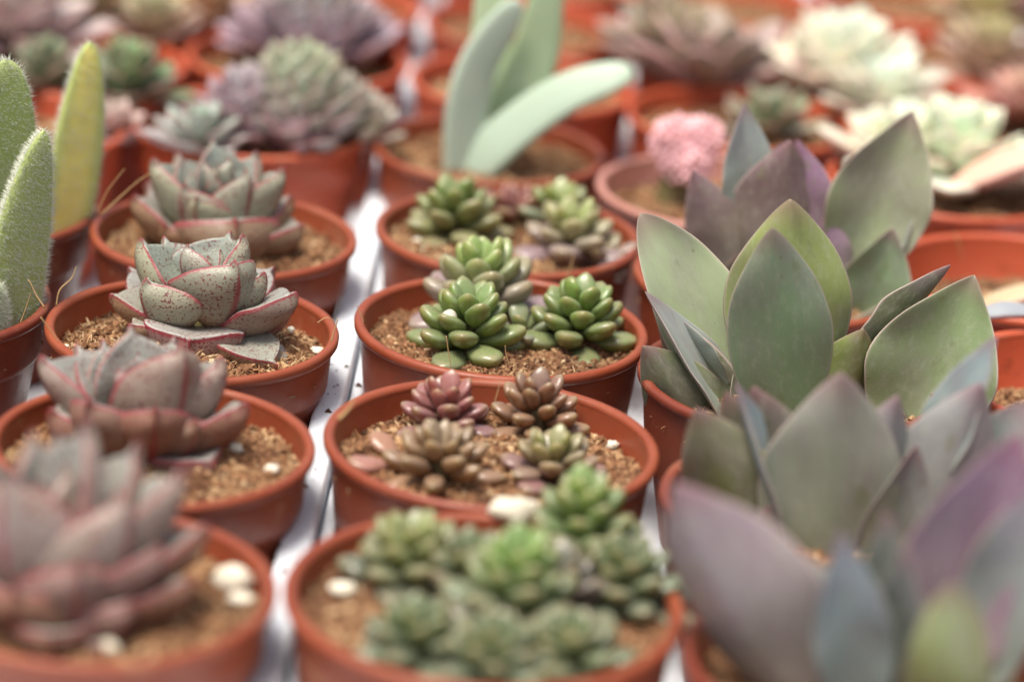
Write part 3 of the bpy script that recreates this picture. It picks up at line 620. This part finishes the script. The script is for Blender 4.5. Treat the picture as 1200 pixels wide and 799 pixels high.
# ------------------------------------------------------------------ background plants
G_F = 'blurred succulents in the far rows'
def far(px, py, z, label, n, L, c0, c1, kind=SOFT, h=.3, el=(5, 80), Wd=(.55, .5), az0=0, p=1.0, T=None, tilt=(0, 0), rb=.08):
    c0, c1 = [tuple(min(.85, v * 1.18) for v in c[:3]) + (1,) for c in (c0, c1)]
    q = at(px, py, z); return rosette('succulent_rosette', (q.x, q.y, z), label, G_F, kind, n, (L[0] * 1.15, L[1] * 1.15), Wd, (el[0], el[1] - 10), h * .75, c0, c1, az0, tilt, T, rb=rb, p=p, jit=10)
gm = lin(166, 176, 160); mv = lin(166, 148, 152); lil = lin(184, 178, 184); dkg = lin(112, 142, 98); 
far(345, 168, -.1, 'grey green rosette with lime heart in the centre of the mauve cluster', 74, (.40, .24), lin(164, 160, 158), lin(178, 196, 158), h=.80, az0=30, rb=.40, el=(26, 88))
far(285, 172, -.1, 'mauve rosette at the left of the mauve cluster', 48, (.36, .22), mv, lil, h=.6, az0=90, rb=.22, el=(18, 84))
far(400, 168, -.1, 'pale grey green rosette at the right of the mauve cluster', 48, (.34, .20), lin(170, 176, 152), gm, h=.46, az0=200, rb=.22, el=(18, 84))
far(340, 185, -.1, 'plum coloured low rosette at the front of the mauve cluster', 22, (.34, .2), lin(146, 118, 122), mv, h=.24, el=(20, 84), az0=10)
far(232, 182, -.05, 'small bluish rosette hanging over the left rim of the mauve pot', 24, (.40, .2), lin(160, 160, 158), lin(150, 180, 160), h=.26, az0=160)
far(365, 70, -.1, 'lilac grey rosette cluster at the top, left of the tongue leaf plant', 70, (.44, .26), lin(162, 152, 166), lin(176, 182, 172), h=.7, az0=40, rb=.42, el=(20, 86))
far(405, 62, -.1, 'second lilac rosette touching the lilac grey cluster', 26, (.5, .24), lin(162, 152, 166), lil, h=.4, az0=140)
far(320, 64, -.1, 'dusty pink rosette left of the lilac cluster', 26, (.5, .24), lin(164, 150, 164), lil, h=.4, az0=220)
far(150, 125, -.1, 'round dark green rosette in the upper left', 26, (.46, .24), lin(70, 110, 66), lin(118, 156, 96), h=.44, az0=0, el=(8, 84))
far(50, 112, -.1, 'small grey green rosette left of the dark green one', 24, (.42, .22), lin(104, 130, 92), lin(90, 124, 78), h=.36, az0=70)
far(180, 55, -.1, 'brown and olive loose rosette above the dark green one', 22, (.46, .24), lin(150, 128, 104), lin(150, 158, 110), h=.36, az0=120)
far(110, 30, -.1, 'olive rosette at the top edge, upper left', 22, (.5, .26), lin(130, 126, 88), lin(150, 158, 104), h=.4, az0=220)
far(22, 66, -.1, 'large pale mauve plant in the top left corner', 34, (.7, .34), lin(184, 168, 164), lin(196, 184, 176), h=.7, az0=320)
far(250, 28, -.1, 'yellowish brown rosette at the top edge left of centre', 20, (.46, .22), lin(170, 130, 84), lin(180, 160, 110), h=.3, az0=10)
far(128, 168, -.15, 'small shell pink rosette behind the yellow leaf', 22, (.36, .18), lin(190, 160, 154), lin(190, 176, 160), h=.2, az0=10)
far(795, 92, -.1, 'dark olive and brown loose rosette at the top, right of centre', 24, (.66, .3), lin(112, 100, 80), lin(140, 144, 92), h=.46, az0=40)
far(770, 62, .0, 'grey green rosette with flat leaves above the dark olive one', 18, (.56, .28), lin(150, 146, 128), lin(130, 128, 84), h=.4, az0=150)
far(838, 108, -.1, 'brownish grey leaf fan behind the pink cactus', 16, (.8, .4), lin(160, 138, 128), lin(150, 146, 120), h=.3, az0=70, el=(20, 76))
far(900, 165, -.2, 'small grey green rosette behind the sharp paddle leaves', 16, (.44, .24), lin(140, 150, 120), dkg, h=.3, az0=70)
far(1118, 218, -.1, 'nearer white mint rosette with broad pointed leaves', 30, (.80, .36), lin(214, 222, 202), lin(196, 216, 184), MINT, h=.42, az0=200)
far(1050, 205, -.1, 'pale cream rosette partly behind the large upright paddle leaf', 26, (.62, .3), lin(222, 214, 192), lin(206, 222, 196), MINT, h=.36, az0=130)
far(985, 118, -.1, 'farther white mint rosette with peach tinged rim', 36, (.80, .34), lin(224, 218, 200), lin(204, 224, 204), MINT, h=.6, az0=20)
far(950, 110, -.1, 'peach edged rosette at the left of the farther white one', 24, (.6, .28), lin(228, 196, 172), lin(216, 222, 200), MINT, h=.4, az0=170)
far(1030, 140, -.1, 'low white rosette in front of the farther white one', 28, (.62, .28), lin(220, 220, 200), lin(200, 222, 206), MINT, h=.34, az0=300)
far(1160, 95, -.1, 'olive and pink mottled rosette in the upper right', 24, (.6, .28), lin(170, 140, 120), lin(170, 170, 110), h=.4, az0=200)
far(1150, 45, -.1, 'yellow olive rosette in the top right corner', 24, (.6, .28), lin(160, 150, 110), lin(186, 186, 112), h=.4, az0=100)
far(1210, 150, -.1, 'pinkish brown rosette at the right edge', 22, (.6, .26), lin(188, 130, 110), lin(190, 160, 130), h=.36, az0=20)
far(1215, 30, .0, 'mauve rosette cut by the top right edge', 22, (.7, .3), lin(160, 132, 136), lin(180, 160, 150), h=.4, az0=60)
loc = Vector((3.9, 21.4, -.1)); root = empty('salmon_leaf_succulent', loc, 'salmon coloured long leaf lying over the right rim of the white rosette pot', 'succulent', G_F)
path_leaf(root, loc, ptp([(1108, 226), (1150, 206), (1190, 190), (1240, 182)], 21.5), .34, .13, (0, -.3, 1), 'soft', lin(226, 182, 156), pr_paddle(.5, .5, .5))
loc = Vector((3.6, 19.5, -.3)); root = empty('pale_leaf_succulent', loc, 'pale tan leaf resting in the deep bright orange pot', 'succulent', G_F)
path_leaf(root, loc, ptp([(1130, 372), (1160, 358), (1200, 345), (1240, 335)], 19.5), .2, .1, (0, -.3, 1), 'mint', lin(186, 160, 122), pr_paddle(.5, .5, .5))
path_leaf(root, loc, ptp([(1140, 372), (1175, 364), (1215, 366)], 18.5), .14, .06, (0, -.6, 1), 'soft', lin(140, 150, 156), pr_paddle(.5, .5, .5))

# pink flowering cactus
q = at(790, 238, -.2); root = empty('pink_cactus', (q.x, q.y, -.2), 'round pink knobbly cactus head on a short green stalk', 'cactus')
stem(root, .4, .14, mat='stem'); V, F = [], []; A = dict(edge=[], len=[], under=[], keel=[])
cc = aty(803, 176, q.y) - q + Vector((0, 0, 0))
def crest(center, rad, cnt, sd):
    rad *= .84; cnt = int(cnt * 1.7)
    rr = random.Random(sd)
    for i in range(cnt):
        zc = 1 - 1.75 * (i + .5) / cnt; a = i * 2.39996; s_ = math.sqrt(max(0, 1 - zc * zc))
        d = Vector((math.cos(a) * s_, math.sin(a) * s_, zc)); b = center + d * rad * rr.uniform(.78, 1.08)
        r = rad * rr.uniform(.10, .17); x = d.orthogonal().normalized(); y = d.cross(x); i0 = len(V)
        for j in range(5):
            ph = j / 4 * math.pi * .62
            for k in range(8):
                t = k / 8 * 6.2832; V.append((b + (x * math.cos(t) + y * math.sin(t)) * r * math.cos(ph * .95) * (1.1 - .2 * j / 4) + d * r * 1.5 * math.sin(ph)) * S)
                A['edge'].append(0); A['len'].append(j / 4); A['under'].append(0); A['keel'].append(0)
        for j in range(4):
            for k in range(8): F.append((i0 + j * 8 + k, i0 + j * 8 + (k + 1) % 8, i0 + (j + 1) * 8 + (k + 1) % 8, i0 + (j + 1) * 8 + k))
        F.append(tuple(i0 + 32 + k for k in range(8)))
crest(cc, .27, 90, 1); crest(cc + Vector((-.10, -.05, .10)), .2, 60, 2); crest(cc + Vector((.12, -.02, .10)), .2, 60, 3); crest(cc + Vector((.02, -.12, -.08)), .2, 60, 4)
o = add('flower_head', mesh('flower_head', V, F, M['pink'], True, A), root); o.color = lin(252, 200, 202)

# ------------------------------------------------------------------ pebbles, dry fibres, spilled crumbs
def pebble(px, py, z, r, label, sq=(1, 1, .7), col=None):
    q = at(px, py, z); V, F = [], []; n, mrow = 14, 9; sd = px * .37
    for i in range(mrow + 1):
        th = i / mrow * math.pi
        for k in range(n):
            a = k / n * 6.2832; d = Vector((math.sin(th) * math.cos(a), math.sin(th) * math.sin(a), math.cos(th)))
            f = 1 + .5 * noise.noise(d * 1.5 + Vector((sd, 0, 0))) - .25 * abs(noise.noise(d * 2.6 + Vector((sd, 3, 0)))) + .1 * noise.noise(d * 4 + Vector((sd, 0, 0)))
            V.append(Vector((d.x * sq[0], d.y * sq[1], d.z * sq[2])) * r * f * S)
    for i in range(mrow):
        for k in range(n): F.append((i * n + k, (i + 1) * n + k, (i + 1) * n + (k + 1) % n, i * n + (k + 1) % n))
    o = add('pebble', mesh('pebble', V, F, M['perlite'])); o.location = W((q.x, q.y, z + r * .35))
    return tag(o, label, 'pebble', 'pale pebbles on the soil')
pebble(272, 686, -.13, .105, 'larger cream pebble of the touching pair in the left front pot', (1.2, .9, .7))
pebble(282, 708, -.13, .07, 'smaller cream pebble of the touching pair in the left front pot', (1.2, .8, .7))
pebble(318, 552, -.14, .045, 'white perlite grain near the right rim of the second left pot')
pebble(276, 530, -.14, .055, 'greyish pebble beside the outer leaf in the second left pot')
pebble(341, 388, -.1, .028, 'white perlite grain right of the sharpest speckled rosette')
pebble(372, 412, -.14, .034, 'white perlite grain at the front rim of the straw filled pot', (1.4, 1, .7))
pebble(77, 407, -.14, .022, 'tiny white grain at the left rim of the straw filled pot')
pebble(432, 480, -.17, .04, 'cream grain at the left of the sandy pot')
pebble(718, 523, -.17, .04, 'white grain at the right of the sandy pot')
pebble(401, 694, -.11, .06, 'cream pebble at the left of the front middle pot', (1.2, .9, .7))
pebble(600, 604, .02, .10, 'long cream pebble by the back rim of the front middle pot', (1.5, .8, .8))
pebble(130, 762, -.11, .05, 'dull pebble near the front rim of the left front pot')
pebble(490, 285, -.14, .04, 'pale grain at the left of the pot with olive rosettes')
q = at(541, 363, .12)
def fibre(pts, label, r=.006):
    P = [Vector(p) for p in pts]; o_ = P[0].copy(); V, F = [], []; n = 16
    def cr(t):
        k = min(int(t * (len(P) - 1)), len(P) - 2); f = t * (len(P) - 1) - k
        a, b, c, d = P[max(k - 1, 0)], P[k], P[k + 1], P[min(k + 2, len(P) - 1)]
        return .5 * ((2 * b) + (c - a) * f + (2 * a - 5 * b + 4 * c - d) * f * f + (3 * b - a - 3 * c + d) * f ** 3)
    for i in range(n):
        c = cr(i / (n - 1)) - o_; rr = r * (1 - .5 * i / n)
        for k in range(5): a = k / 5 * 6.2832; V.append((c + Vector((math.cos(a), .5 * math.sin(a), math.sin(a))) * rr) * S)
    for i in range(n - 1):
        for k in range(5): F.append((i * 5 + k, i * 5 + (k + 1) % 5, i * 5 + 5 + (k + 1) % 5, i * 5 + 5 + k))
    F.append((4, 3, 2, 1, 0)); F.append(tuple((n - 1) * 5 + k for k in range(5)))
    o = add('dry_fibre', mesh('dry_fibre', V, F, M['fibre'])); o.location = W(o_)
    return tag(o, label, 'fibre', 'dry fibres on soil and rims')
def fb(lst, y, label, r=.006): fibre([aty(a, b, y) for a, b in lst], label, r)
fb([(66, 358), (70, 340), (84, 326), (89, 313)], 16.95, 'branching dry root rising from the left rim of the straw filled pot')
fb([(52, 360), (42, 345), (36, 332), (33, 328)], 17.0, 'hooked dry root beside the hairy leaf')
fb([(24, 378), (30, 362), (36, 344)], 17.1, 'thin straight dry root below the hairy leaf', .004)
fb([(48, 372), (60, 388), (68, 400)], 16.65, 'pale fibre bent over the left rim of the straw filled pot', .005)
fb([(118, 252), (140, 232), (160, 214), (176, 203)], 18.6, 'long dry stalk leaning across the rim behind the sharpest rosette')
fb([(114, 250), (126, 224), (146, 198)], 18.6, 'thin dry stalk crossing the longer leaning one', .004)
fb([(523, 394), (526, 415), (529, 432)], 17.0, 'thin pale fibre standing before the front left green rosette', .004)
fb([(597, 428), (593, 415), (592, 405)], 17.0, 'thin fibre at the foot of the green rosettes', .004)
fb([(663, 330), (668, 316), (672, 300)], 18.9, 'short fibre between the sharp green and grey mauve rosettes', .007)
fb([(426, 378), (422, 366), (418, 358)], 17.5, 'short fibre at the left inside of the sharp green pot', .004)
fb([(398, 490), (408, 480), (414, 470)], 15.4, 'curled pale fibre on the left rim inside of the sandy pot', .012)
fb([(545, 450), (538, 443), (532, 438)], 16.6, 'thin fibre over the back rim of the sandy pot', .004)
fb([(580, 470), (584, 456), (586, 446)], 16.4, 'thin fibre between purple and orange brown rosettes', .004)
fb([(388, 400), (392, 386), (396, 374)], 16.9, 'dry fibre against the right rim of the straw filled pot', .006)
fb([(372, 378), (384, 372), (392, 380)], 17.0, 'looped fibre at the right rim of the straw filled pot', .004)
fb([(1120, 275), (1125, 290), (1128, 305)], 20.2, 'pale thread hanging in the deep bright orange pot', .006)
V, F = [], []; rr = random.Random(8)
for _ in range(60):
    if rr.random() < .5: x, z = rr.uniform(-1.27, -1.10), -.425
    elif rr.random() < .4: x, z = rr.uniform(-1.04, -.98), -.515
    else: x, z = rr.uniform(.7, 1.2), DECK + .003
    y = rr.gauss(rr.choice((14.6, 16.1, 17.6, 18.9)), .35); i0 = len(V); s = rr.choice((.004, .005, .007, .01, .022)) * rr.uniform(.7, 1.2)
    for dx, dy, dz in ((-1, -.8, 0), (1, -.6, 0), (.7, 1, 0), (-.8, .8, 0), (0, 0, 1.1)): V.append(W((x + dx * s * rr.uniform(.5, 1.4), y + dy * s * 1.3 * rr.uniform(.5, 1.4), z + dz * s)))
    F += [(i0 + 3, i0 + 2, i0 + 1, i0), (i0, i0 + 1, i0 + 4), (i0 + 1, i0 + 2, i0 + 4), (i0 + 2, i0 + 3, i0 + 4), (i0 + 3, i0, i0 + 4)]
me = mesh('spilled_soil', V, F, M['soil'], False, {'chip': [.02] * len(V)})
tag(add('spilled_soil', me), 'dark soil crumbs spilled on the white tray', 'soil', kind='stuff')
